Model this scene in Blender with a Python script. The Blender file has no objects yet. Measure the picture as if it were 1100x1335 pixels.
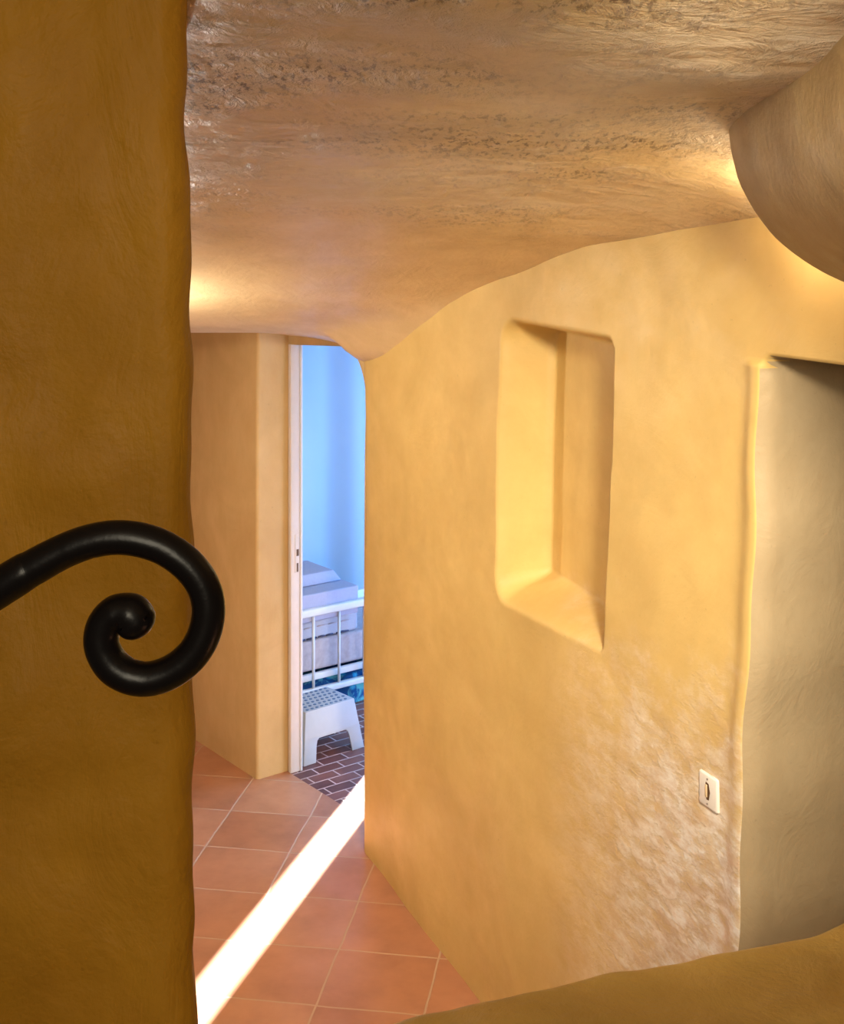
import bpy, bmesh, math, random
import numpy as np
from mathutils import Vector, Matrix

random.seed(4)
S = bpy.context.scene
C = S.collection
pi = math.pi

# ------------------------------------------------------------------ plan
H = 2.25                              # eye height above the lower floor
D = (-.55, 5.5)                       # foot of the bedroom door's left jamb
E1 = (.794, .608)                     # into the bedroom
E2 = (-.608, .794)                    # along the door wall
def AB(a, b, z=0.0):
    return Vector((D[0]+a*E1[0]+b*E2[0], D[1]+a*E1[1]+b*E2[1], z))
ANG = math.atan2(E1[1], E1[0])
CORNER = np.array([-.226, 4.815])     # far corner of the right wall
WD = np.array([.377, -.926])          # right wall runs towards the camera
WN = np.array([.926, .377])           # into the right wall

# ------------------------------------------------------------------ object helpers
def link(name, me, mats=None, parent=None, smooth=True):
    o = bpy.data.objects.new(name, me)
    C.objects.link(o)
    if mats is not None:
        for m in (mats if isinstance(mats, (list, tuple)) else [mats]):
            me.materials.append(m)
    if smooth and len(me.polygons):
        me.polygons.foreach_set('use_smooth', [True]*len(me.polygons))
    if parent: o.parent = parent
    return o
def struct(o, label=None):
    o['kind'] = 'structure'
    if label: o['label'] = label
    return o
def tag(o, label, cat, group=None):
    o['label'] = label; o['category'] = cat
    if group: o['group'] = group
    return o
def empty(name, loc, rz, label, cat):
    o = bpy.data.objects.new(name, None); C.objects.link(o)
    o.empty_display_size = .1
    o.location = loc; o.rotation_euler = (0, 0, rz)
    return tag(o, label, cat)
def grid_mesh(name, P, flip=False):
    n, m, _ = P.shape
    idx = np.arange(n*m).reshape(n, m)
    q = np.stack([idx[:-1,:-1], idx[1:,:-1], idx[1:,1:], idx[:-1,1:]], -1).reshape(-1, 4)
    if flip: q = q[:, ::-1]
    me = bpy.data.meshes.new(name)
    me.vertices.add(n*m); me.vertices.foreach_set('co', P.reshape(-1).astype(np.float32))
    me.loops.add(q.size); me.loops.foreach_set('vertex_index', q.reshape(-1).astype(np.int32))
    me.polygons.add(len(q))
    me.polygons.foreach_set('loop_start', np.arange(0, q.size, 4, dtype=np.int32))
    me.update(calc_edges=True); me.validate()
    return me
def bm_mesh(name, bm):
    bmesh.ops.recalc_face_normals(bm, faces=bm.faces[:])
    me = bpy.data.meshes.new(name); bm.to_mesh(me); bm.free(); return me
def bevel(o, w, seg=3, ang=40):
    b = o.modifiers.new('bevel', 'BEVEL'); b.width = w; b.segments = seg
    b.limit_method = 'ANGLE'; b.angle_limit = math.radians(ang); b.harden_normals = False
    return o
def box_bm(bm, x0, x1, y0, y1, z0, z1):
    v = [bm.verts.new((x, y, z)) for z in (z0, z1) for y in (y0, y1) for x in (x0, x1)]
    for f in ((0,1,3,2),(4,6,7,5),(0,4,5,1),(2,3,7,6),(0,2,6,4),(1,5,7,3)):
        bm.faces.new([v[i] for i in f])
def box(name, x0, x1, y0, y1, z0, z1, mat, parent=None, bev=.0, seg=3):
    bm = bmesh.new(); box_bm(bm, x0, x1, y0, y1, z0, z1)
    o = link(name, bm_mesh(name, bm), mat, parent, smooth=bev > 0)
    if bev: bevel(o, bev, seg)
    return o
def ab_box(name, a0, a1, b0, b1, z0, z1, mat, parent=None, bev=0):
    """box in door-wall coordinates"""
    bm = bmesh.new(); box_bm(bm, a0, a1, b0, b1, z0, z1)
    for v in bm.verts: v.co = AB(v.co.x, v.co.y, v.co.z)
    o = link(name, bm_mesh(name, bm), mat, parent, smooth=bev > 0)
    if bev: bevel(o, bev)
    return o
def prism_ab(name, poly, a0, a1, mat, parent=None):
    """outline in (b,z) extruded along a"""
    bm = bmesh.new()
    f0 = [bm.verts.new(AB(a0, b, z)) for b, z in poly]
    f1 = [bm.verts.new(AB(a1, b, z)) for b, z in poly]
    bm.faces.new(f0); bm.faces.new(f1[::-1])
    n = len(poly)
    for i in range(n): bm.faces.new([f0[i], f0[(i+1) % n], f1[(i+1) % n], f1[i]])
    return link(name, bm_mesh(name, bm), mat, parent, smooth=True)
def catmull(pts, rad, per=14):
    P = [Vector(p) for p in pts]; out = []; R = []
    for i in range(len(P)-1):
        p0 = P[max(i-1, 0)]; p1 = P[i]; p2 = P[i+1]; p3 = P[min(i+2, len(P)-1)]
        for k in range(per):
            t = k/per
            out.append(.5*((2*p1)+(p2-p0)*t+(2*p0-5*p1+4*p2-p3)*t*t+(3*p1-p0-3*p2+p3)*t**3))
            s = t*t*(3-2*t); R.append(rad[i]*(1-s)+rad[i+1]*s)
    out.append(P[-1]); R.append(rad[-1])
    return out, R
def tube_bm(bm, pts, rad, seg=20, round_end=True):
    n = len(pts); rings = []
    t0 = (pts[1]-pts[0]).normalized()
    up = Vector((0, 1, 0)) if abs(t0.y) < .9 else Vector((1, 0, 0))
    nrm = (up - t0*up.dot(t0)).normalized()
    seqs = []
    for i in range(n):
        t = (pts[min(i+1, n-1)]-pts[max(i-1, 0)]).normalized()
        nrm = (nrm - t*nrm.dot(t)).normalized()
        seqs.append((pts[i], t, nrm.copy(), rad[i]))
    if round_end:
        p, t, nn, r = seqs[-1]
        for k in range(1, 7):
            a = k/6.3*pi/2
            seqs.append((p+t*r*math.sin(a)*.8, t, nn, r*math.cos(a)))
    for p, t, nn, r in seqs:
        bn = t.cross(nn)
        rings.append([bm.verts.new(p+(nn*math.cos(2*pi*k/seg)+bn*math.sin(2*pi*k/seg))*r) for k in range(seg)])
    for a, b in zip(rings, rings[1:]):
        for k in range(seg): bm.faces.new([a[k], a[(k+1) % seg], b[(k+1) % seg], b[k]])
    bm.faces.new(rings[0][::-1]); bm.faces.new(rings[-1])

rs = np.random.RandomState(7)
def waves(u, v, amp, scale, n=14, seed=0):
    r = np.random.RandomState(seed); out = np.zeros_like(u)
    for i in range(n):
        th = r.uniform(0, 2*pi); k = 2*pi/(scale*r.uniform(.6, 1.8)); ph = r.uniform(0, 2*pi)
        out += np.sin(k*(u*math.cos(th)+v*math.sin(th))+ph)
    return out*amp/math.sqrt(n)
def sstep(x, a, b):
    t = np.clip((x-a)/(b-a), 0, 1); return t*t*(3-2*t)

# ------------------------------------------------------------------ materials
class NT:
    def __init__(s, name):
        s.m = bpy.data.materials.new(name); s.m.use_nodes = True
        s.t = s.m.node_tree; s.b = s.t.nodes['Principled BSDF']
        s.co = s.t.nodes.new('ShaderNodeTexCoord').outputs['Object']
    def n(s, typ, **kw):
        nd = s.t.nodes.new(typ)
        for k, v in kw.items():
            if k in nd.inputs: s.set(nd.inputs[k], v)
            else: setattr(nd, k, v)
        return nd
    def set(s, inp, v):
        if isinstance(v, bpy.types.NodeSocket): s.t.links.new(v, inp)
        else: inp.default_value = v
    def map(s, scale=(1,1,1), loc=(0,0,0), rot=(0,0,0), vec=None):
        return s.n('ShaderNodeMapping', Vector=vec or s.co, Scale=scale, Location=loc, Rotation=rot).outputs[0]
    def noise(s, scale, detail=4, rough=.55, vec=None, dist=0):
        return s.n('ShaderNodeTexNoise', Vector=vec or s.co, Scale=scale, Detail=detail, Roughness=rough, Distortion=dist).outputs['Fac']
    def ramp(s, fac, stops):
        nd = s.n('ShaderNodeValToRGB', Fac=fac); e = nd.color_ramp.elements
        while len(e) < len(stops): e.new(.5)
        for el, (p, c) in zip(e, stops):
            el.position = p; el.color = (c, c, c, 1) if not isinstance(c, tuple) else (*c, 1)
        return nd.outputs[0]
    def mix(s, fac, a, b, mode='MIX'):
        nd = s.n('ShaderNodeMix', data_type='RGBA', blend_type=mode)
        s.set(nd.inputs[0], fac)
        for i, v in ((6, a), (7, b)): s.set(nd.inputs[i], (*v, 1) if isinstance(v, tuple) and len(v) == 3 else v)
        return nd.outputs[2]
    def math(s, op, a, b=0.0, clamp=False):
        nd = s.n('ShaderNodeMath', operation=op, use_clamp=clamp)
        s.set(nd.inputs[0], a); s.set(nd.inputs[1], b); return nd.outputs[0]
    def bump(s, h, strength, dist, normal=None):
        nd = s.n('ShaderNodeBump', Height=h, Strength=strength, Distance=dist)
        if normal: s.set(nd.inputs['Normal'], normal)
        return nd.outputs[0]
    def out(s, color, rough=.6, normal=None, spec=.4, metal=0):
        s.set(s.b.inputs['Base Color'], (*color, 1) if isinstance(color, tuple) else color)
        s.set(s.b.inputs['Roughness'], rough); s.b.inputs['Specular IOR Level'].default_value = spec
        s.b.inputs['Metallic'].default_value = metal
        if normal: s.set(s.b.inputs['Normal'], normal)
        return s.m

def plaster(name, col, var=.12, rough=.55, fine=.25, trowel=.25, spec=.35, extra=None, stretch=(1, 1, .45)):
    t = NT(name)
    c0 = tuple(min(1, x*(1+var)) for x in col); c1 = tuple(x*(1-var*f) for x, f in zip(col, (.8, 1.1, 1.7)))
    n1 = t.noise(2.6, 5, .6, dist=.6)
    c = t.mix(t.ramp(n1, [(.3, 0.), (.7, 1.)]), c1, c0)
    n2 = t.noise(14, 4, .6, vec=t.map(stretch))
    c = t.mix(t.ramp(n2, [(.35, .0), (.75, .30)]), c, tuple(x*f for x, f in zip(col, (.82, .74, .6))))
    pits = t.ramp(t.noise(95, 2, .5), [(.70, 0.), (.76, 1.)])
    c = t.mix(t.math('MULTIPLY', pits, .25), c, tuple(x*.5 for x in col))
    h1 = t.noise(9, 5, .6, vec=t.map(stretch), dist=1.2)
    h2 = t.noise(70, 4, .6)
    nr = t.bump(h1, trowel, .02)
    nr = t.bump(h2, fine, .004, nr)
    if extra: c, nr = extra(t, c, nr)
    rg = t.ramp(n2, [(.3, rough-.08), (.8, rough+.12)])
    return t.out(c, rg, nr, spec)

OCHRE = (.64, .45, .165)
def worn(t, c, nr):
    # pale flaked lime wash low down beside the passage opening
    sep = t.n('ShaderNodeSeparateXYZ', Vector=t.co)
    x, z = sep.outputs[0], sep.outputs[2]
    ns = t.noise(6, 5, .65)
    zz = t.math('ADD', z, t.math('MULTIPLY', t.math('SUBTRACT', ns, .5), .7))
    mx = t.n('ShaderNodeMapRange', interpolation_type='SMOOTHSTEP', Value=x)
    for k, v in (('From Min', .30), ('From Max', .62)): mx.inputs[k].default_value = v
    mz = t.n('ShaderNodeMapRange', interpolation_type='SMOOTHSTEP', Value=zz)
    for k, v in (('From Min', 1.38), ('From Max', .95)): mz.inputs[k].default_value = v
    m = t.math('MULTIPLY', mx.outputs[0], mz.outputs[0], True)
    fl = t.ramp(t.noise(34, 7, .75, vec=t.map((.42, .42, 1))), [(.43, 0.), (.53, 1.)])
    m2 = t.math('MULTIPLY', m, t.math('ADD', t.math('MULTIPLY', fl, .45), .55))
    pale = t.mix(t.ramp(t.noise(24, 5, .7, vec=t.map((.42, .42, 1))), [(.4, 0.), (.62, 1.)]), (.66, .50, .36), (.90, .86, .80))
    c = t.mix(m2, c, pale)
    nr = t.bump(t.math('MULTIPLY', fl, m), .35, .006, nr)
    return c, nr
def troweled(t, c, nr):
    sep = t.n('ShaderNodeSeparateXYZ', Vector=t.co)
    y = t.math('ADD', sep.outputs[1], t.math('MULTIPLY', t.math('SUBTRACT', t.noise(2.2, 3), .5), 1.2))
    mr = t.n('ShaderNodeMapRange', interpolation_type='SMOOTHSTEP', Value=y)
    for k, v in (('From Min', 3.5), ('From Max', 2.3)): mr.inputs[k].default_value = v
    reg = t.math('MULTIPLY', mr.outputs[0], t.ramp(t.noise(3.2, 3, .5, vec=t.map((.6, 1.3, 1))), [(.38, .25), (.56, 1.)]))
    vec = t.map((8, 9, 8), rot=(0, 0, .12))
    st = t.noise(1.6, 6, .68, vec=vec, dist=1.4)
    hs = t.math('MULTIPLY', st, reg)
    nr = t.bump(hs, .9, .03, nr)
    c = t.mix(t.math('MULTIPLY', t.ramp(st, [(.5, 0.), (.68, .7)]), reg), c, (.82, .69, .54))
    cr = t.ramp(t.noise(2.8, 5, .7, vec=t.map((30, 11, 30), rot=(0, 0, .10))), [(.51, 0.), (.60, 1.)])
    band = t.ramp(t.noise(1.2, 4, .6, vec=t.map((1.3, 4.2, 1), rot=(0, 0, .1))), [(.40, 0.), (.54, 1.)])
    m = t.math('MULTIPLY', t.math('MULTIPLY', cr, band), reg)
    c = t.mix(t.math('MULTIPLY', m, 1.0), c, (.17, .085, .025))
    nr = t.bump(t.math('MULTIPLY', t.noise(48, 5, .7, vec=t.map((1, .35, 1))), reg), .7, .008, nr)
    # greyer bare lime where the wash has worn thin
    g = t.math('MULTIPLY', mr.outputs[0], t.ramp(t.noise(1.7, 3, .5), [(.38, 0.), (.6, .75)]))
    c = t.mix(g, c, (.70, .57, .43))
    return c, nr

M_wall = plaster('ochre_plaster', OCHRE, extra=worn, fine=.12, trowel=.09, stretch=(.5, .5, .8))
M_far = plaster('ochre_plaster_far', (.60, .41, .19), fine=.1, trowel=.12)
M_ceil = plaster('ceiling_plaster', (.67, .49, .26), extra=troweled, rough=.46, spec=.5, fine=.28, trowel=.15, stretch=(1, .4, 1))
M_near = plaster('pillar_shaded_plaster', (.34, .165, .013), var=.20, fine=.5, trowel=.42, spec=.15)  # ochre plaster with the shade of the wall end put into its colour
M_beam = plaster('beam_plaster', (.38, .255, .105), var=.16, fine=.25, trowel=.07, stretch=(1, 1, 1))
M_ledge = plaster('ledge_plaster', (.47, .31, .075), var=.26, fine=.6, trowel=.28, stretch=(1, 1, 1))
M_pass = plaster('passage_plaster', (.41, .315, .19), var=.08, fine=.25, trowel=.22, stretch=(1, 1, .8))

def flat(name, col, rough=.5, spec=.5, var=.06, sc=30, bump=0, metal=0):
    t = NT(name)
    n = t.noise(sc, 4)
    c = t.mix(n, tuple(x*(1-var) for x in col), tuple(min(1, x*(1+var)) for x in col))
    return t.out(c, rough, t.bump(n, bump, .003) if bump else None, spec, metal)
M_white = flat('white_paint', (.60, .57, .56), .45)
M_frame = flat('door_frame_paint', (.62, .54, .49), .45)
M_plastic = flat('white_plastic', (.38, .37, .38), .4)
M_switch = flat('ivory_plastic', (.84, .80, .74), .35)
M_hole = flat('dark_slot', (.10, .05, .02), .7)
M_toggle = flat('beige_toggle', (.66, .50, .30), .5)
M_dot = flat('grip_blue_grey', (.10, .15, .24), .6)
M_steel = flat('strike_plate_steel', (.45, .40, .36), .4, metal=.6)
M_bedwall = flat('daylight_tinted_wall', (.37, .46, .56), .7, var=.05, sc=2.2)  # blue of the window daylight mixed into the wall colour
M_sheet = flat('lilac_fabric', (.35, .335, .42), .9, .1, bump=.3, sc=60)
M_matt = flat('mattress_ticking', (.40, .39, .44), .9, .1, bump=.3, sc=120)
M_base = flat('bed_base_fabric', (.40, .34, .35), .9, .1, var=.25, sc=40)
M_pipe = flat('dark_piping', (.05, .05, .09), .8)
M_iron = NT('wrought_iron')
M_iron = M_iron.out((.004, .003, .003), .30, M_iron.bump(M_iron.noise(60, 4), .12, .004), .18)

def tile_mat(name, w, h, rot, loc, offset, mortar, c1, c2, cm, rough, var):
    t = NT(name)
    v = t.map(loc=loc, rot=(0, 0, 0), vec=t.n('ShaderNodeVectorRotate', Vector=t.co, Angle=rot, rotation_type='Z_AXIS').outputs[0])
    wob = t.n('ShaderNodeVectorMath', operation='MULTIPLY_ADD')
    t.set(wob.inputs[0], t.n('ShaderNodeTexNoise', Vector=t.co, Scale=5.0, Detail=3).outputs['Color'])
    wob.inputs[1].default_value = (.012*w/.3,)*2+(0,); t.set(wob.inputs[2], v)
    br = t.n('ShaderNodeTexBrick', Vector=wob.outputs[0], Scale=1.0)
    br.offset = offset; br.squash = 1
    br.inputs['Color1'].default_value = (0, 0, 0, 1); br.inputs['Color2'].default_value = (1, 1, 1, 1)
    br.inputs['Mortar'].default_value = (.5, .5, .5, 1)
    br.inputs['Mortar Size'].default_value = mortar; br.inputs['Mortar Smooth'].default_value = .2
    br.inputs['Brick Width'].default_value = w; br.inputs['Row Height'].default_value = h
    per = br.outputs['Color']; fac = br.outputs['Fac']
    c = t.mix(per, c1, c2)
    n = t.noise(7, 5, .6)
    c = t.mix(t.ramp(n, [(.35, 0.), (.7, var)]), c, tuple(x*.55 for x in c1))
    c = t.mix(t.ramp(t.noise(3.3, 4, .6), [(.45, 0.), (.75, .4)]), c, tuple(min(1, x*1.25) for x in c2))
    c = t.mix(fac, c, cm)
    nr = t.bump(t.math('SUBTRACT', 1.0, fac), .6, .004)
    nr = t.bump(t.noise(18, 4), .12, .006, nr)
    rg = t.mix(fac, t.ramp(n, [(.3, rough), (.7, rough+.15)]), (.8, .8, .8))
    return t.out(c, rg, nr, .5)
TROT = math.radians(9.0)
def tl(x, y):                          # world -> tile frame
    return (x*math.cos(TROT)-y*math.sin(TROT), x*math.sin(TROT)+y*math.cos(TROT))
TW, TH = .3195, .304
ax = tl(-.170, 4.665)[0]; ay = tl(-.42, 4.769)[1]
M_floor = tile_mat('terracotta_tiles', TW, TH, TROT, (-(ax % TW), -(ay % TH), 0), 0, .0036,
                   (.40, .16, .078), (.50, .235, .125), (.50, .33, .21), .28, .35)
M_brick = tile_mat('small_brick_tiles', .128, .064, -ANG, (.02, .0, 0), .5, .0035,
                   (.10, .026, .02), (.22, .072, .052), (.48, .35, .32), .4, .3)

# ------------------------------------------------------------------ floors
def poly_plane(name, pts, z, mat, thick=.1):
    bm = bmesh.new()
    top = [bm.verts.new((x, y, z)) for x, y in pts]; bot = [bm.verts.new((x, y, z-thick)) for x, y in pts]
    bm.faces.new(top); bm.faces.new(bot[::-1])
    n = len(pts)
    for i in range(n): bm.faces.new([top[i], bot[i], bot[(i+1) % n], top[(i+1) % n]])
    return link(name, bm_mesh(name, bm), mat, smooth=False)
A_TH = -.015                           # threshold line between the two floors
def ab2(a, b): v = AB(a, b); return (v.x, v.y)
struct(poly_plane('floor', [(-2.2, .2), (2.6, .2), (2.6, 3.6), ab2(A_TH, -1.8), ab2(A_TH, 2.6), (-2.6, 6.9)], 0, M_floor), 'worn square terracotta floor tiles of the corridor')
struct(poly_plane('floor_bedroom', [ab2(A_TH, -1.8), ab2(2.5, -1.8), ab2(2.5, 2.0), ab2(A_TH, 2.0)], 0, M_brick), 'small dark red brick tiles beyond the doorway')

# ------------------------------------------------------------------ right wall (with niche and passage opening)
zs = np.concatenate([np.arange(-.04, 2.72, .007)])
bez = []
C0 = CORNER
for s in np.linspace(.36, .06, 16): bez.append((C0+s*np.array(E1), -s))
p0 = C0+.05*np.array(E1); p2 = C0+.06*WD
for k in np.linspace(0, 1, 9):
    bez.append(((1-k)**2*p0+2*k*(1-k)*C0+k*k*p2, -.05+k*.11))
for t in np.arange(.068, 3.8, .0065): bez.append((C0+t*WD, t))
base = np.array([b[0] for b in bez]); tt = np.array([b[1] for b in bez])
T, Z = np.meshgrid(tt, zs, indexing='ij')
BX = np.repeat(base[:, :1], len(zs), 1); BY = np.repeat(base[:, 1:], len(zs), 1)
sc = .9586                             # old parameter -> metres
lean = (Z-2.0)*np.interp(T, [0, .6, 1.2, 1.9, 2.35, 3.0, 4], [.0, .02, .045, .06, .068, .068, .0])
lean = np.where(Z > 2.0, 0, lean)
bulge = .022*np.exp(-((Z-1.35)/.33)**2)*np.exp(-np.maximum(T, 0)/.5)
TL, TR = 1.2545*sc, 1.883*sc
def inset(d, rr): d = np.clip(d, 0, rr); return rr-np.sqrt(rr*rr-(rr-d)**2)
tz = 2.026-.02*(T-TL)-Z; bz = Z-(1.205+.05*(T-TL))
lx = T-TL+.016-inset(tz, .075)-inset(bz, .09)*.7
rx_ = TR+.006-T-inset(tz, .04)+.012*np.exp(-((Z-1.86)/.22)**2)
nm = sstep(lx, 0, .046)*sstep(rx_, 0, .014)*sstep(tz, 0, .045)*sstep(bz, 0, .095-.05*(T-TL))
depth = (.160-.09*np.clip(T-TL-.05, 0, None))*np.clip(nm*1.05, 0, 1)
TO = 2.508*sc
wig = .006*np.sin(Z*9)+.004*np.sin(Z*23+1)
om = sstep(T, TO, TO+.028)*(1-sstep(T, 3.30, 3.33))*(1-sstep(Z+5*np.clip(TO+.045-T, 0, .06)**2, 1.990, 2.018))
lean = lean+wig*np.exp(-((T-TO)/.06)**2)*(Z < 2.03)
depth = depth+.95*om
dis = waves(T, Z, .0030, .6, seed=1)+waves(T, Z, .0006, .16, seed=2)
dis = dis*(1-np.exp(-((T-TO-.01)/.05)**2))*(1-np.clip(om*3, 0, 1))*sstep(T, -.1, .2)
# whole wall swells slightly towards the worn corner, lip next to the opening
lip = -.010*np.exp(-((T-(TO-.02))/.03)**2)*(Z < 2.0)
Dp = depth+dis+lip
X = BX+WD[0]*(lean+bulge)+WN[0]*Dp
Y = BY+WD[1]*(lean+bulge)+WN[1]*Dp
P = np.stack([X, Y, Z], -1)
me = grid_mesh('wall_right', P)
wr = link('wall_right', me, [M_wall, M_pass])
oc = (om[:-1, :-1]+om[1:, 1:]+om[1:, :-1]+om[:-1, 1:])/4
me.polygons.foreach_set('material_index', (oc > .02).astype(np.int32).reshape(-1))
struct(wr, 'yellow ochre plaster wall with a recessed niche and a passage opening')

# ------------------------------------------------------------------ ceiling (sagging vault)
py = [-.6, .3, 1.0, 1.64, 2.2, 2.6, 3.14, 3.735, 4.2, 4.6, 4.9, 5.4, 5.9, 7.0]
pz = [2.82, 2.73, 2.64, 2.535, 2.44, 2.376, 2.268, 2.150, 2.040, 1.945, 1.893, 1.857, 1.820, 1.74]
def smooth_profile(yq):
    z = np.zeros_like(yq)
    for o, w in zip((-.24, -.16, -.08, 0, .08, .16, .24), (1, 2, 3, 4, 3, 2, 1)):
        z += w*np.interp(yq+o, py, pz)
    return z/16
xs = np.arange(-2.2, 2.3, .02); ys = np.arange(-.4, 6.9, .02)
CX, CY = np.meshgrid(xs, ys, indexing='ij')
CZ = smooth_profile(CY)
CZ -= .045*sstep(CX, -.1, .5)*sstep(2.25-CY, 0, .6)
# distance to the right wall: cove that rounds the ceiling into the wall
rel = np.stack([CX-CORNER[0], CY-CORNER[1]], -1)
q = -(rel @ WN)
tw = rel @ WD
cv_a = np.interp(tw, [-.6, 0, .6, 1.2, 1.8, 2.36, 2.9, 3.4], [.02, .045, .03, .015, .022, .085, .12, .12])
cv_w = np.interp(tw, [0, .6, 1.2, 2.4], [.22, .25, .4, .42])
ker = np.array([1, 2, 3, 4, 5, 4, 3, 2, 1.])/25
cv_a = sum(k_*np.interp(tw+o_, [-.6, 0, .6, 1.2, 1.8, 2.36, 2.9, 3.4], [.02, .045, .03, .015, .022, .085, .12, .12]) for k_, o_ in zip(ker, np.arange(-4, 5)*.09))
CZ = CZ-cv_a*np.clip(1-np.clip(q, -.1, None)/cv_w, 0, None)**2
CZ += waves(CX, CY, .004, .7, seed=5)*sstep(4.7-CY, 0, 1)+waves(CX, CY, .0008, .2, seed=6)*sstep(4.9-CY, 0, .6)
CA = (CX-D[0])*E1[0]+(CY-D[1])*E1[1]; CB = (CX-D[0])*E2[0]+(CY-D[1])*E2[1]
za = 1.655+.212*np.sqrt(np.clip(1-(np.clip(-.564-CB, 0, .2)/.2)**2, 0, 1))-.004
CZ -= .5*np.clip(CZ-np.maximum(za, 1.72), 0, None)*np.exp(-((CA+.165)/.12)**2)*sstep(-CB, .15, .5)
struct(link('ceiling', grid_mesh('ceiling', np.stack([CX, CY, CZ], -1), flip=True), M_ceil), 'rough troweled ochre plaster ceiling sloping down to the doorway')

# ------------------------------------------------------------------ far wall with the arched recess of the bedroom door
B0, B1 = .012, -.78
arch = [(B1+.018, -.06), (B1+.03, .7), (B1+.022, 1.45), (B1+.016, 1.62)]
cx_, cz_, rx, rz = B1+.016+.20, 1.655, .20, .212
for k in range(0, 13):
    a = pi-k/12*pi/2
    arch.append((cx_+rx*math.cos(a), cz_+rz*math.sin(a)))
arch += [(-.30, 1.872), (-.1, 1.868), (B0-.006, 1.868), (B0, 1.6), (B0+.004, .9), (B0, -.06)]
poly = [(-1.1, -.06)]+arch+[(2.6, -.06), (2.6, 2.2), (-1.1, 2.2)]
wf = prism_ab('wall_far', poly, -.160, .0, M_far)
bevel(wf, .014, 4, 50)
struct(wf, 'ochre plaster end wall with the arched recess of the bedroom door')
dw = prism_ab('wall_door', [(-1.8, -.06), (-.735, -.06), (-.735, 1.836), (.0, 1.800), (.0, -.06), (2.6, -.06), (2.6, 2.6), (-1.8, 2.6)], -.012, .028, M_far)
struct(dw, 'plaster wall above and around the bedroom door')
# door frame (structure) with its lock strike
dr = bpy.data.objects.new('door_1', None); C.objects.link(dr); dr.location = AB(.04, -.36)
struct(dr, 'pale painted frame of the bedroom doorway, its door out of sight')
def dpart(o):
    o.parent = dr; o.matrix_parent_inverse = Matrix.Translation(-dr.location); return o
def dbox(name, *a, mat=M_frame, bev=.003):
    return dpart(ab_box(name, *a, mat, None, bev))
dbox('jamb', -.016, .029, -.020, .002, .0, 1.802)
dbox('jamb', -.016, .029, -.737, -.715, .0, 1.802)
dpart(prism_ab('door_head', [(-.72, 1.834), (-.02, 1.799), (-.02, 1.815), (-.72, 1.85)], .004, .029, M_frame))
dbox('door_stop', .029, .041, -.024, .0, .0, 1.798, mat=M_white)
dbox('strike_plate', .004, .024, -.0215, -.019, .84, 1.00, mat=M_frame, bev=.0008)
dbox('latch_hole', .011, .022, -.0222, -.0210, .910, .938, mat=M_hole, bev=0)
dbox('bolt_hole', .012, .020, -.0222, -.0210, .843, .880, mat=M_hole, bev=0)

# ------------------------------------------------------------------ bedroom shell
bx = np.arange(-.1, 2.4, .02); bz = np.arange(-.05, 2.5, .05)
A_, Z_ = np.meshgrid(bx, bz, indexing='ij')
fold = -.07*sstep(A_, 1.20, 1.39)+.09*sstep(A_, 1.40, 1.62)+waves(A_, Z_*.2, .006, .4, seed=9)
BB = 1.60+fold
Pb = np.stack([D[0]+A_*E1[0]+BB*E2[0], D[1]+A_*E1[1]+BB*E2[1], Z_], -1)
struct(link('wall_bedroom_back', grid_mesh('wall_bedroom_back', Pb, flip=True), M_bedwall), 'pale blue lit bedroom wall seen through the doorway')
struct(ab_box('wall_bedroom_near', .10, 2.4, -1.75, -1.6, -.05, 2.5, M_bedwall))
struct(ab_box('ceiling_bedroom', -.2, 2.5, -1.8, 1.9, 2.42, 2.55, M_bedwall))
# window side wall with a narrow slit window (sun) and a wide window (sky light)
WA0, WA1 = 2.2, 2.34
SB0, SB1, SZ0, SZ1 = 1.072, 1.320, .35, 2.15
VB0, VB1, VZ0, VZ1 = -1.0, .62, .12, 1.95
bm = bmesh.new()
for b0, b1, z0, z1 in ((-1.75, VB0, -.05, 2.5), (VB0, VB1, -.05, VZ0), (VB0, VB1, VZ1, 2.5), (VB1, SB0, -.05, 2.5),
                       (SB0, SB1, -.05, SZ0), (SB0, SB1, SZ1, 2.5), (SB1, 1.9, -.05, 2.5)):
    box_bm(bm, WA0, WA1, b0, b1, z0, z1)
for v in bm.verts: v.co = AB(v.co.x, v.co.y, v.co.z)
struct(link('wall_window', bm_mesh('wall_window', bm), M_bedwall, smooth=False))
def wframe(name, b0, b1, z0, z1, w):
    bm = bmesh.new()
    for q_ in ((b0, b0+w, z0, z1), (b1-w, b1, z0, z1), (b0+w, b1-w, z0, z0+w), (b0+w, b1-w, z1-w, z1)):
        box_bm(bm, WA0+.08, WA0+.13, *q_)
    for v in bm.verts: v.co = AB(v.co.x, v.co.y, v.co.z)
    return struct(link(name, bm_mesh(name, bm), M_white, smooth=False))
wframe('window_1', SB0-.03, SB1+.03, SZ0-.03, SZ1+.03, .03)
wframe('window_2', VB0, VB1, VZ0, VZ1, .05)

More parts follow.
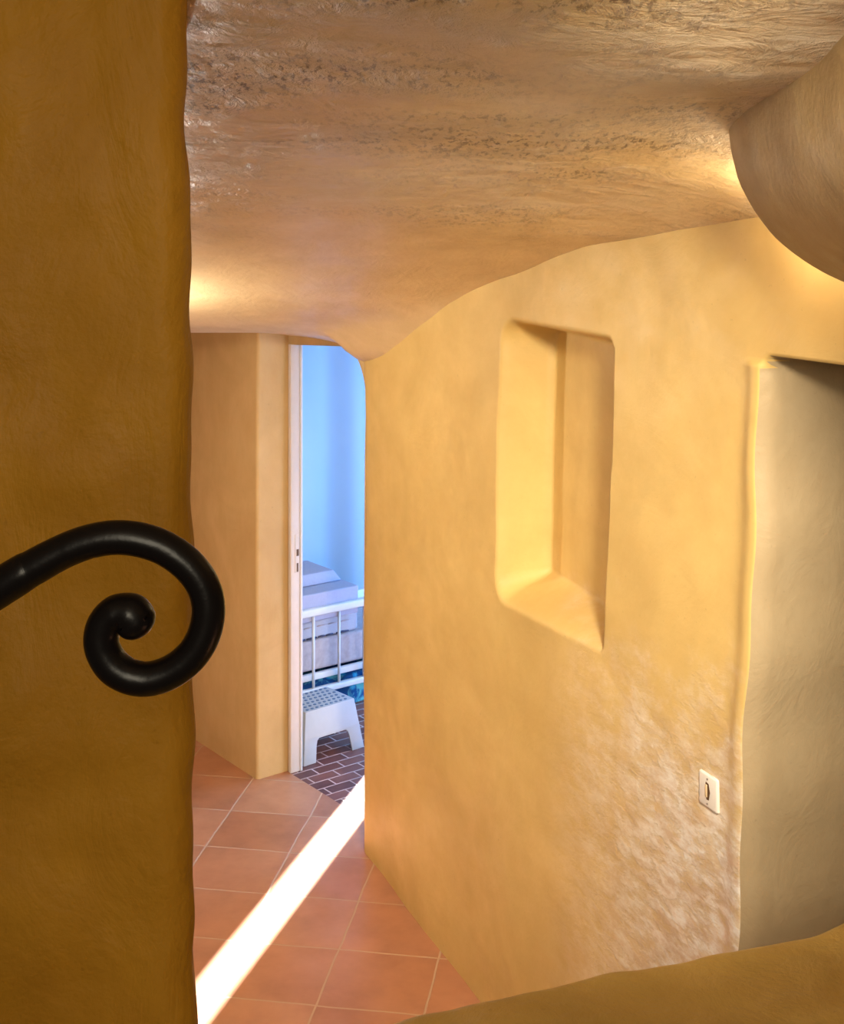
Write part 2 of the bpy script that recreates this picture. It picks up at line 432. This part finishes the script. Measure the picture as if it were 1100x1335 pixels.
# ------------------------------------------------------------------ near left wall (pillar) with rounded edge
def pillar():
    zz = np.arange(-.05, 2.9, .012)
    path = []
    xr = -.268; y0 = 1.5; rr = .035
    for x in np.arange(-1.6, xr-rr, .012): path.append((x, y0))
    for k in range(0, 13):
        a = -pi/2+k/12*pi/2
        path.append((xr-rr+rr*math.cos(a), y0+rr+rr*math.sin(a)))
    for y in np.arange(y0+rr+.012, y0+.26, .012): path.append((xr-.215*(y-y0-rr), y))
    for x in np.arange(xr-.06, -1.6, -.03): path.append((x, y0+.26))
    pa = np.array(path)
    s = np.concatenate([[0], np.cumsum(np.linalg.norm(np.diff(pa, axis=0), axis=1))])
    SS, ZZ = np.meshgrid(s, zz, indexing='ij')
    PX = np.repeat(pa[:, :1], len(zz), 1); PY = np.repeat(pa[:, 1:], len(zz), 1)
    edge = sstep(PX, -.40, -.27)
    zp = [-.1, 1.34, 1.42, 1.55, 1.70, 1.85, 1.98, 2.10, 2.25, 2.40, 2.55, 2.9]
    dx = [.012, .004, -.002, -.001, -.001, -.002, -.003, -.003, -.004, -.010, -.009, -.010]
    off = np.interp(ZZ, zp, dx)
    off = off+.0016*np.sin(ZZ*31)+.0012*np.sin(ZZ*57+1)
    front = (PY < y0+.03)
    w = waves(SS, ZZ, .006, .35, seed=11)+waves(SS, ZZ, .0022, .10, seed=12)
    PX = PX+edge*off
    PY = PY+np.where(front, w, w*.2)*(1-.6*edge)
    return np.stack([PX, PY, ZZ], -1)
struct(link('wall_left', grid_mesh('wall_left', pillar()), M_near), 'shaded ochre plaster wall end close by on the left')
# corridor's outer left wall (hidden behind the pillar), with a window opening
LW = -1.62
bm = bmesh.new()
LY0, LY1, LZ0, LZ1 = 1.9, 3.3, .15, 1.25
for y0, y1, z0, z1 in ((1.5, LY0, -.05, 2.8), (LY0, LY1, -.05, LZ0), (LY0, LY1, LZ1, 2.8), (LY1, 7.0, -.05, 2.8)):
    box_bm(bm, LW-.2, LW, y0, y1, z0, z1)
struct(link('wall_corridor', bm_mesh('wall_corridor', bm), M_far, smooth=False))

# ------------------------------------------------------------------ near parapet ledge, bottom right
def ledge():
    zt = 1.25
    us = np.arange(-.55, 1.75, .012)
    # far edge in plan
    fx = us; fy = 1.66+(us+.127)*.344
    prof = []                          # (distance back towards the camera, z) of the cross-section
    for z in np.arange(0.0, zt-.03, .05): prof.append((0.0, z))
    for k in range(0, 9):
        a = k/8*pi/2
        prof.append((.03-.03*math.cos(a), zt-.03+.03*math.sin(a)))
    for d in np.arange(.045, .95, .012): prof.append((d, zt))
    for z in np.arange(zt-.05, .2, -.1): prof.append((.95, z))
    pr = np.array(prof)
    U, V = np.meshgrid(np.arange(len(us)), np.arange(len(pr)), indexing='ij')
    d = pr[V, 0]; z = pr[V, 1]
    nx, ny = .325, -.946
    wob = (.0015*np.sin(us*11)+.0015*np.sin(us*29+.6))[U]
    X = fx[U]+nx*(d+0)+0*wob; Y = fy[U]+ny*d+wob
    w = waves(X, Y, .006, .35, seed=21)+waves(X, Y, .0022, .09, seed=22)
    top = sstep(z, zt-.04, zt)
    rise = .030*sstep(X, .56, .75)
    Zz = z+top*(w*.8+rise)
    return np.stack([X, Y, Zz], -1)
struct(link('wall_parapet', grid_mesh('wall_parapet', ledge(), flip=True), M_ledge), 'lumpy ochre plaster top of the near parapet, bottom right')

# ------------------------------------------------------------------ rounded plaster beam hanging from the ceiling, upper right
def beam():
    cx, cz, a, b, n = .995, 2.49, .475, .355, 2.5
    yend = 2.30
    th = np.linspace(0, pi, 72)        # left -> bottom -> right
    c_, s_ = np.cos(th), np.sin(th)
    ux = -np.sign(c_)*np.abs(c_)**(2/n); uz = -np.abs(s_)**(2/n)
    yv = []; sv = []
    for y in np.arange(.0, yend-.10, .03): yv.append(y); sv.append(1.0)
    for k in np.linspace(0, 1, 14):
        ang = k*pi/2; yv.append(yend-.10+.10*math.sin(ang)); sv.append(max(.0, 1-.22*(1-math.cos(ang))))
    for f in (.7, .5, .3, .1, .0): yv.append(yend+.001); sv.append(.78*f)
    yv = np.array(yv); sv = np.array(sv)
    rows = []
    for y, s in zip(yv, sv):
        up = [(cx-a*s, .5)]
        xx = cx+a*s*ux; zz = cz+b*s*uz
        col = [(cx-a*s*(1-.0*k), y, cz+.45-.45*k/8) for k in range(8)]
        col += [(x, y, z) for x, z in zip(xx, zz)]
        col += [(cx+a*s, y, cz+.45*k/8) for k in range(1, 9)]
        rows.append(col)
    P = np.array(rows)
    w = waves(P[..., 1], P[..., 2]+P[..., 0], .003, .35, seed=31)+.4*waves(P[..., 1], P[..., 2]-P[..., 0], .002, .1, seed=32)
    P[..., 0] += w*.7; P[..., 2] += w*.4
    return P
struct(link('ceiling_beam', grid_mesh('ceiling_beam', beam(), flip=False), M_beam), 'rounded brown plaster mass hanging from the ceiling, upper right')

# ------------------------------------------------------------------ wrought iron handrail ending in a scroll
F = 1700.0
def px(u, v, y): return Vector(((u-550)/F*y, y, H-(v-310)/F*y))
ZS = .95
sz = [(0, 398, 88), (150, 308, 82), (300, 229, 78), (420, 188, 77), (535, 174, 77), (650, 190, 77), (755, 232, 76), (850, 305, 76),
      (912, 395, 75), (934, 495, 75), (917, 600, 75), (865, 695, 75), (780, 768, 75), (680, 806, 76), (590, 800, 77), (510, 755, 79),
      (462, 680, 79), (455, 610, 79), (480, 548, 80), (530, 512, 84), (585, 520, 94), (610, 550, 92)]
pts = [px(x/3.4375, 650+y/3.4375, ZS) for x, y, r_ in sz]
rad = [r_/3.4375/F*ZS for *_, r_ in sz]
lead = [Vector((-.60, 1.12, pts[0].z-.165)), Vector((-.53, 1.0, pts[0].z-.135)), Vector((-.44, .955, pts[0].z-.085))]
pts = lead+pts; rad = [.0135, .0135, .0135]+rad
cp, cr = catmull(pts, rad, 10)
bm = bmesh.new(); tube_bm(bm, cp, cr, 24)
hr = empty('handrail', (-.60, 1.49, pts[0].z), 0, 'black wrought iron handrail ending in a spiral scroll before the left wall', 'handrail')
def keep(o, p):
    o.parent = p; o.matrix_parent_inverse = Matrix.Translation(-p.location) if not p.rotation_euler.z else p.matrix_basis.inverted(); return o
keep(link('scroll_rail', bm_mesh('scroll_rail', bm), M_iron), hr)
bm = bmesh.new(); tube_bm(bm, [Vector((-.60, 1.10, pts[0].z)), Vector((-.60, 1.3, pts[0].z)), Vector((-.60, 1.50, pts[0].z))], [.0125]*3, 20, False)
keep(link('wall_bracket', bm_mesh('wall_bracket', bm), M_iron), hr)

# ------------------------------------------------------------------ light switch on the right wall
def wall_pt(tm, z, s=0):
    ln = (z-2.0)*np.interp(tm, [0, .6, 1.2, 1.9, 2.35, 3.0, 4], [.0, .02, .045, .06, .068, .068, .0])
    v = CORNER+WD*(tm)+WN*s
    return Vector((v[0], v[1], z))
ts = 2.300*sc
sw = empty('light_switch', wall_pt(ts+.012, 1.078, .002), math.atan2(WD[1], WD[0]), 'small ivory wall switch on the flaking plaster beside the passage opening', 'switch')
def swbox(name, x0, x1, z0, z1, y0, y1, mat, bev, parent=sw):
    o = box(name, x0, x1, y0, y1, z0, z1, mat, None, bev); o.parent = parent; return o
# local x along the wall, local -y out of the wall
swbox('switch_plate', -.034, .034, -.036, .036, -.008, .006, M_switch, .005)
bm = bmesh.new()
hx = [(-.006, .019), (.004, .017), (.009, .0), (.005, -.017), (-.003, -.018), (-.009, .0)]
for yy, mm in ((-.0087, None),):
    v0 = [bm.verts.new((x, -.0087, z)) for x, z in hx]; v1 = [bm.verts.new((x, -.003, z)) for x, z in hx]
    bm.faces.new(v0); bm.faces.new(v1[::-1])
    for i in range(6): bm.faces.new([v0[i], v0[(i+1) % 6], v1[(i+1) % 6], v1[i]])
o = link('switch_slot', bm_mesh('switch_slot', bm), M_hole, sw, False)
tg = swbox('toggle', -.007, .0, -.013, .014, -.011, -.003, M_toggle, .002)
for zz in (.026, -.026):
    bm = bmesh.new(); bmesh.ops.create_cone(bm, cap_ends=True, segments=12, radius1=.0022, radius2=.0022, depth=.002)
    bmesh.ops.rotate(bm, verts=bm.verts[:], cent=(0, 0, 0), matrix=Matrix.Rotation(pi/2, 3, 'X'))
    bmesh.ops.translate(bm, verts=bm.verts[:], vec=(0, -.0085, zz))
    link('screw', bm_mesh('screw', bm), M_steel, sw, False)

# ------------------------------------------------------------------ step stool
def stool():
    w, d, h = .265, .20, .215; fl = .032
    ang = math.atan2(.66, .75)
    root = empty('step_stool', (0, 0, 0), ang, 'white plastic step stool with dotted top on the brick tiles in the doorway', 'stool')
    # local: x along width, y depth (away); top front right corner at world T
    Tt = Vector((-.300, 5.765, 0)); R = Matrix.Rotation(ang, 4, 'Z')
    root.location = Tt-(R @ Vector((w/2, -d/2, 0)))
    bm = bmesh.new()
    def side(c0, c1, leg, gap):
        """c0,c1: top corners; returns outline of a splayed panel with a cut-out between its two feet"""
        c0 = Vector(c0); c1 = Vector(c1)
        def down(c): return Vector((c.x+math.copysign(fl, c.x), c.y+math.copysign(fl, c.y), 0))
        b0, b1 = down(c0), down(c1)
        def at(s, z):                  # s along 0..1, z height
            k = 1-z/h
            p0 = c0.lerp(b0, k); p1 = c1.lerp(b1, k)
            v = p0.lerp(p1, s); v.z = z; return v
        pts = [at(0, h), at(0, h*.5), at(0, 0), at(leg, 0), at(leg+.012, gap-.03), at(leg+.03, gap-.008), at(leg+.06, gap),
               at(1-leg-.06, gap), at(1-leg-.03, gap-.008), at(1-leg-.012, gap-.03), at(1-leg, 0), at(1, 0), at(1, h*.5), at(1, h)]
        bm.faces.new([bm.verts.new(p) for p in pts])
    x, y = w/2, d/2
    side((-x, -y, h), (x, -y, h), .20, .095); side((x, -y, h), (x, y, h), .22, .085)
    side((x, y, h), (-x, y, h), .20, .095); side((-x, y, h), (-x, -y, h), .22, .085)
    bm.faces.new([bm.verts.new(p) for p in ((-x, -y, h), (x, -y, h), (x, y, h), (-x, y, h))])
    bmesh.ops.remove_doubles(bm, verts=bm.verts[:], dist=.0005)
    o = link('stool_body', bm_mesh('stool_body', bm), M_plastic, root)
    so = o.modifiers.new('solid', 'SOLIDIFY'); so.thickness = .008; so.offset = -1
    bevel(o, .006, 3, 35)
    bm = bmesh.new()
    nx, ny = 9, 6
    for i in range(nx):
        for j in range(ny):
            xx = -x+.022+(i+(.5 if j % 2 else 0))*(w-.044)/(nx-.5); yy = -y+.018+j*(d-.036)/(ny-1)
            m = Matrix.Translation((xx, yy, h+.0008))
            bmesh.ops.create_cone(bm, cap_ends=True, segments=14, radius1=.0075, radius2=.0068, depth=.003, matrix=m)
    g = link('grip_dots', bm_mesh('grip_dots', bm), M_dot, root, False); g['label'] = 'blue grey grip dots'
stool()

# ------------------------------------------------------------------ daybed
RZ = ANG
BO = AB(.52, .50)
bed = empty('daybed', BO, RZ, 'white metal daybed frame with thin upright bars behind the step stool', 'bed')
def bpart(name, bm, mat, bev=0, parent=bed):
    o = link(name, bm_mesh(name, bm), mat, parent)
    if bev: bevel(o, bev)
    return o
def rod(name, p, q_, r, mat=M_white, parent=bed):
    bm = bmesh.new(); tube_bm(bm, [Vector(p), (Vector(p)+Vector(q_))/2, Vector(q_)], [r]*3, 14, False)
    return bpart(name, bm, mat, 0, parent)
XL, XR = -.46, .60                     # along the rail
bm = bmesh.new(); box_bm(bm, XL, XR, -.02, .02, .465, .502); bpart('top_rail', bm, M_white, .008)
bm = bmesh.new(); box_bm(bm, XL, XR, -.016, .016, .095, .122); bpart('lower_rail', bm, M_white, .006)
for i in range(7):
    xx = -.38+i*.145
    rod('bar', (xx, 0, .118), (xx, 0, .47), .0068)
for xx in (XL, XR):
    for yy, hh in ((0, .47), (.48, .40)):
        bm = bmesh.new(); box_bm(bm, xx-.0135, xx+.0135, yy-.02, yy+.02, 0, hh); bpart('post', bm, M_white, .006)
bm = bmesh.new(); box_bm(bm, XL, XR, .022, .046, .150, .180); bpart('side_rail', bm, M_white, .004)
bm = bmesh.new(); box_bm(bm, XL, XR, .465, .495, .150, .39); bpart('back_panel', bm, M_white, .004)
def soft_box(name, x0, x1, y0, y1, z0, z1, mat, bev, loc=BO, parent=None):
    bm = bmesh.new(); box_bm(bm, x0, x1, y0, y1, z0, z1)
    o = link(name, bm_mesh(name, bm), mat, parent)
    if not parent: o.location = loc; o.rotation_euler = (0, 0, RZ)
    bevel(o, bev, 4); return o
t_ = soft_box('mattress', XL+.03, XR-.02, .052, .44, .182, .330, M_base, .018)
tag(t_, 'mottled pinkish grey lower mattress of the daybed behind the bars', 'mattress')
t_ = soft_box('mattress', XL+.03, .207, .055, .44, .331, .432, M_matt, .02)
tag(t_, 'pale mattress with dark stitched piping resting on the mottled one', 'mattress')
for zz, rr, mt in ((.340, .005, M_pipe), (.392, .0032, M_base)):
    bm = bmesh.new()
    x0 = XL+.05
    while x0 < .12:
        L = random.uniform(.03, .08)
        tube_bm(bm, [Vector((x0, .054, zz)), Vector((x0+L/2, .053, zz+.001)), Vector((x0+L, .054, zz))], [rr*.7, rr, rr*.7], 8, False)
        x0 += L+random.uniform(.004, .02)
    link('piping', bm_mesh('piping', bm), mt, t_)
cu = soft_box('seat_cushion', XL+.03, .172, .004, .43, .434, .566, M_sheet, .008)
tag(cu, 'flat lilac seat cushion rising above the top rail of the daybed', 'cushion')
# wedge bolster with sloping end
bm = bmesh.new()
zb, zt_ = .567, .620
b_ = [(XL+.02, .125), (.158, .125), (.158, .42), (XL+.02, .42)]; t2 = [(XL+.02, .150), (.122, .150), (.122, .39), (XL+.02, .39)]
vb = [bm.verts.new((x, y, zb)) for x, y in b_]; vt = [bm.verts.new((x, y, zt_)) for x, y in t2]
bm.faces.new(vb[::-1]); bm.faces.new(vt)
for i in range(4): bm.faces.new([vb[i], vb[(i+1) % 4], vt[(i+1) % 4], vt[i]])
o = link('bolster', bm_mesh('bolster', bm), M_sheet); o.location = BO; o.rotation_euler = (0, 0, RZ); bevel(o, .008, 3)
tag(o, 'wedge shaped lilac bolster with a sloping end lying on the seat cushion', 'bolster')
# teal floral blanket under the daybed
t = NT('teal_floral_cloth')
vor = t.n('ShaderNodeTexVoronoi', Vector=t.co, Scale=17.0)
c = t.mix(t.ramp(vor.outputs['Distance'], [(.25, 0.), (.42, 1.)]), (.015, .20, .37), (.008, .05, .15))
c = t.mix(t.ramp(t.noise(9, 4, .6, dist=1.5), [(.5, 0.), (.62, 1.)]), c, (.10, .34, .34))
M_teal = t.out(c, .85, None, .15)
uu = np.linspace(0, 1, 70); vv = np.linspace(0, 1, 60)
U, V = np.meshgrid(uu, vv, indexing='ij')
bxx = -.40+.96*U
prof_d = np.interp(V, [0, .22, .28, 1], [0, .03, .06, .40]); prof_z = np.interp(V, [0, .22, .28, 1], [0, .118, .132, .142])
fz = waves(U*1.0, V*.6, .010, .22, seed=41)*sstep(V, 0, .2)
fy = waves(U*1.0, V*.2, .012, .18, seed=42)
me = grid_mesh('blanket', np.stack([bxx, .0+prof_d+fy+.01, np.maximum(prof_z+np.minimum(fz, .006), .0)], -1))
o = link('blanket', me, M_teal); o.location = BO; o.rotation_euler = (0, 0, RZ)
so = o.modifiers.new('solid', 'SOLIDIFY'); so.thickness = .006; so.offset = 0
tag(o, 'teal blue floral blanket heaped on the floor under the daybed', 'blanket')

# ------------------------------------------------------------------ lights
def area(name, loc, to, sx, sy, power, col, spread=180):
    l = bpy.data.lights.new(name, 'AREA'); l.shape = 'RECTANGLE'; l.size = sx; l.size_y = sy
    l.energy = power; l.color = col; l.spread = math.radians(spread)
    o = bpy.data.objects.new(name, l); C.objects.link(o); o.location = loc
    o.rotation_euler = (Vector(to)-Vector(loc)).to_track_quat('-Z', 'Y').to_euler()
    return o
def point(name, loc, power, col, r=.05):
    l = bpy.data.lights.new(name, 'POINT'); l.energy = power; l.color = col; l.shadow_soft_size = r
    o = bpy.data.objects.new(name, l); C.objects.link(o); o.location = loc; return o
# sun through the slit window of the bedroom
sd = Vector((.282, .959, 1.0*math.tan(math.radians(25))))
l = bpy.data.lights.new('sun', 'SUN'); l.energy = 65; l.angle = math.radians(.5); l.color = (1, .97, .95)
o = bpy.data.objects.new('sun', l); C.objects.link(o)
o.rotation_euler = sd.to_track_quat('Z', 'Y').to_euler(); o.location = AB(3, 1.5, 3)
# sky light in the bedroom window
mb, mz = (VB0+VB1)/2, (VZ0+VZ1)/2
area('bedroom_sky', AB(WA0+.04, mb, mz), AB(0, mb, mz-.1), 1.5, 1.7, 140, (.13, .41, .95))
# daylight from the corridor window hidden behind the left wall
area('corridor_window', (LW+.02, (LY0+LY1)/2, (LZ0+LZ1)/2), (.4, 3.0, 1.2), 1.35, 1.05, 4, (1.0, .90, .72))
# lamp by the right wall; second light added to brighten the left ceiling
point('wall_lamp', (.63, 2.37, 2.285), 1.8, (1.0, .82, .55), .03)
point('ceiling_patch_fill', (-.98, 3.95, 1.94), 20.0, (1.0, .95, .88), .04)
# fill added above the frame, its narrow spread kept off the left wall
area('stair_fill', (.46, .95, 2.50), (.10, 3.8, 1.08), .25, .25, 18, (1.0, .88, .68), 58)
area('landing_fill', (-.20, -.9, 2.5), (.3, 3.4, 1.3), .8, .8, 26, (1.0, .88, .66))  # unseen fill added behind the camera to lift the left wall end

w = bpy.data.worlds.new('world'); S.world = w; w.use_nodes = True
w.node_tree.nodes['Background'].inputs[0].default_value = (1.0, .85, .65, 1); w.node_tree.nodes['Background'].inputs[1].default_value = .05

# ------------------------------------------------------------------ camera
cam = bpy.data.cameras.new('camera'); co = bpy.data.objects.new('camera', cam); C.objects.link(co)
co.location = (0, 0, H); co.rotation_euler = (pi/2, 0, 0)
cam.sensor_fit = 'AUTO'; cam.sensor_width = 36; cam.lens = F/1335*36
cam.shift_y = -(667.5-310)/1335; cam.clip_start = .05
S.camera = co
S.view_settings.view_transform = 'Standard'; S.view_settings.look = 'None'
S.view_settings.exposure = 0.22; S.view_settings.gamma = 1; S.view_settings.use_curve_mapping = False
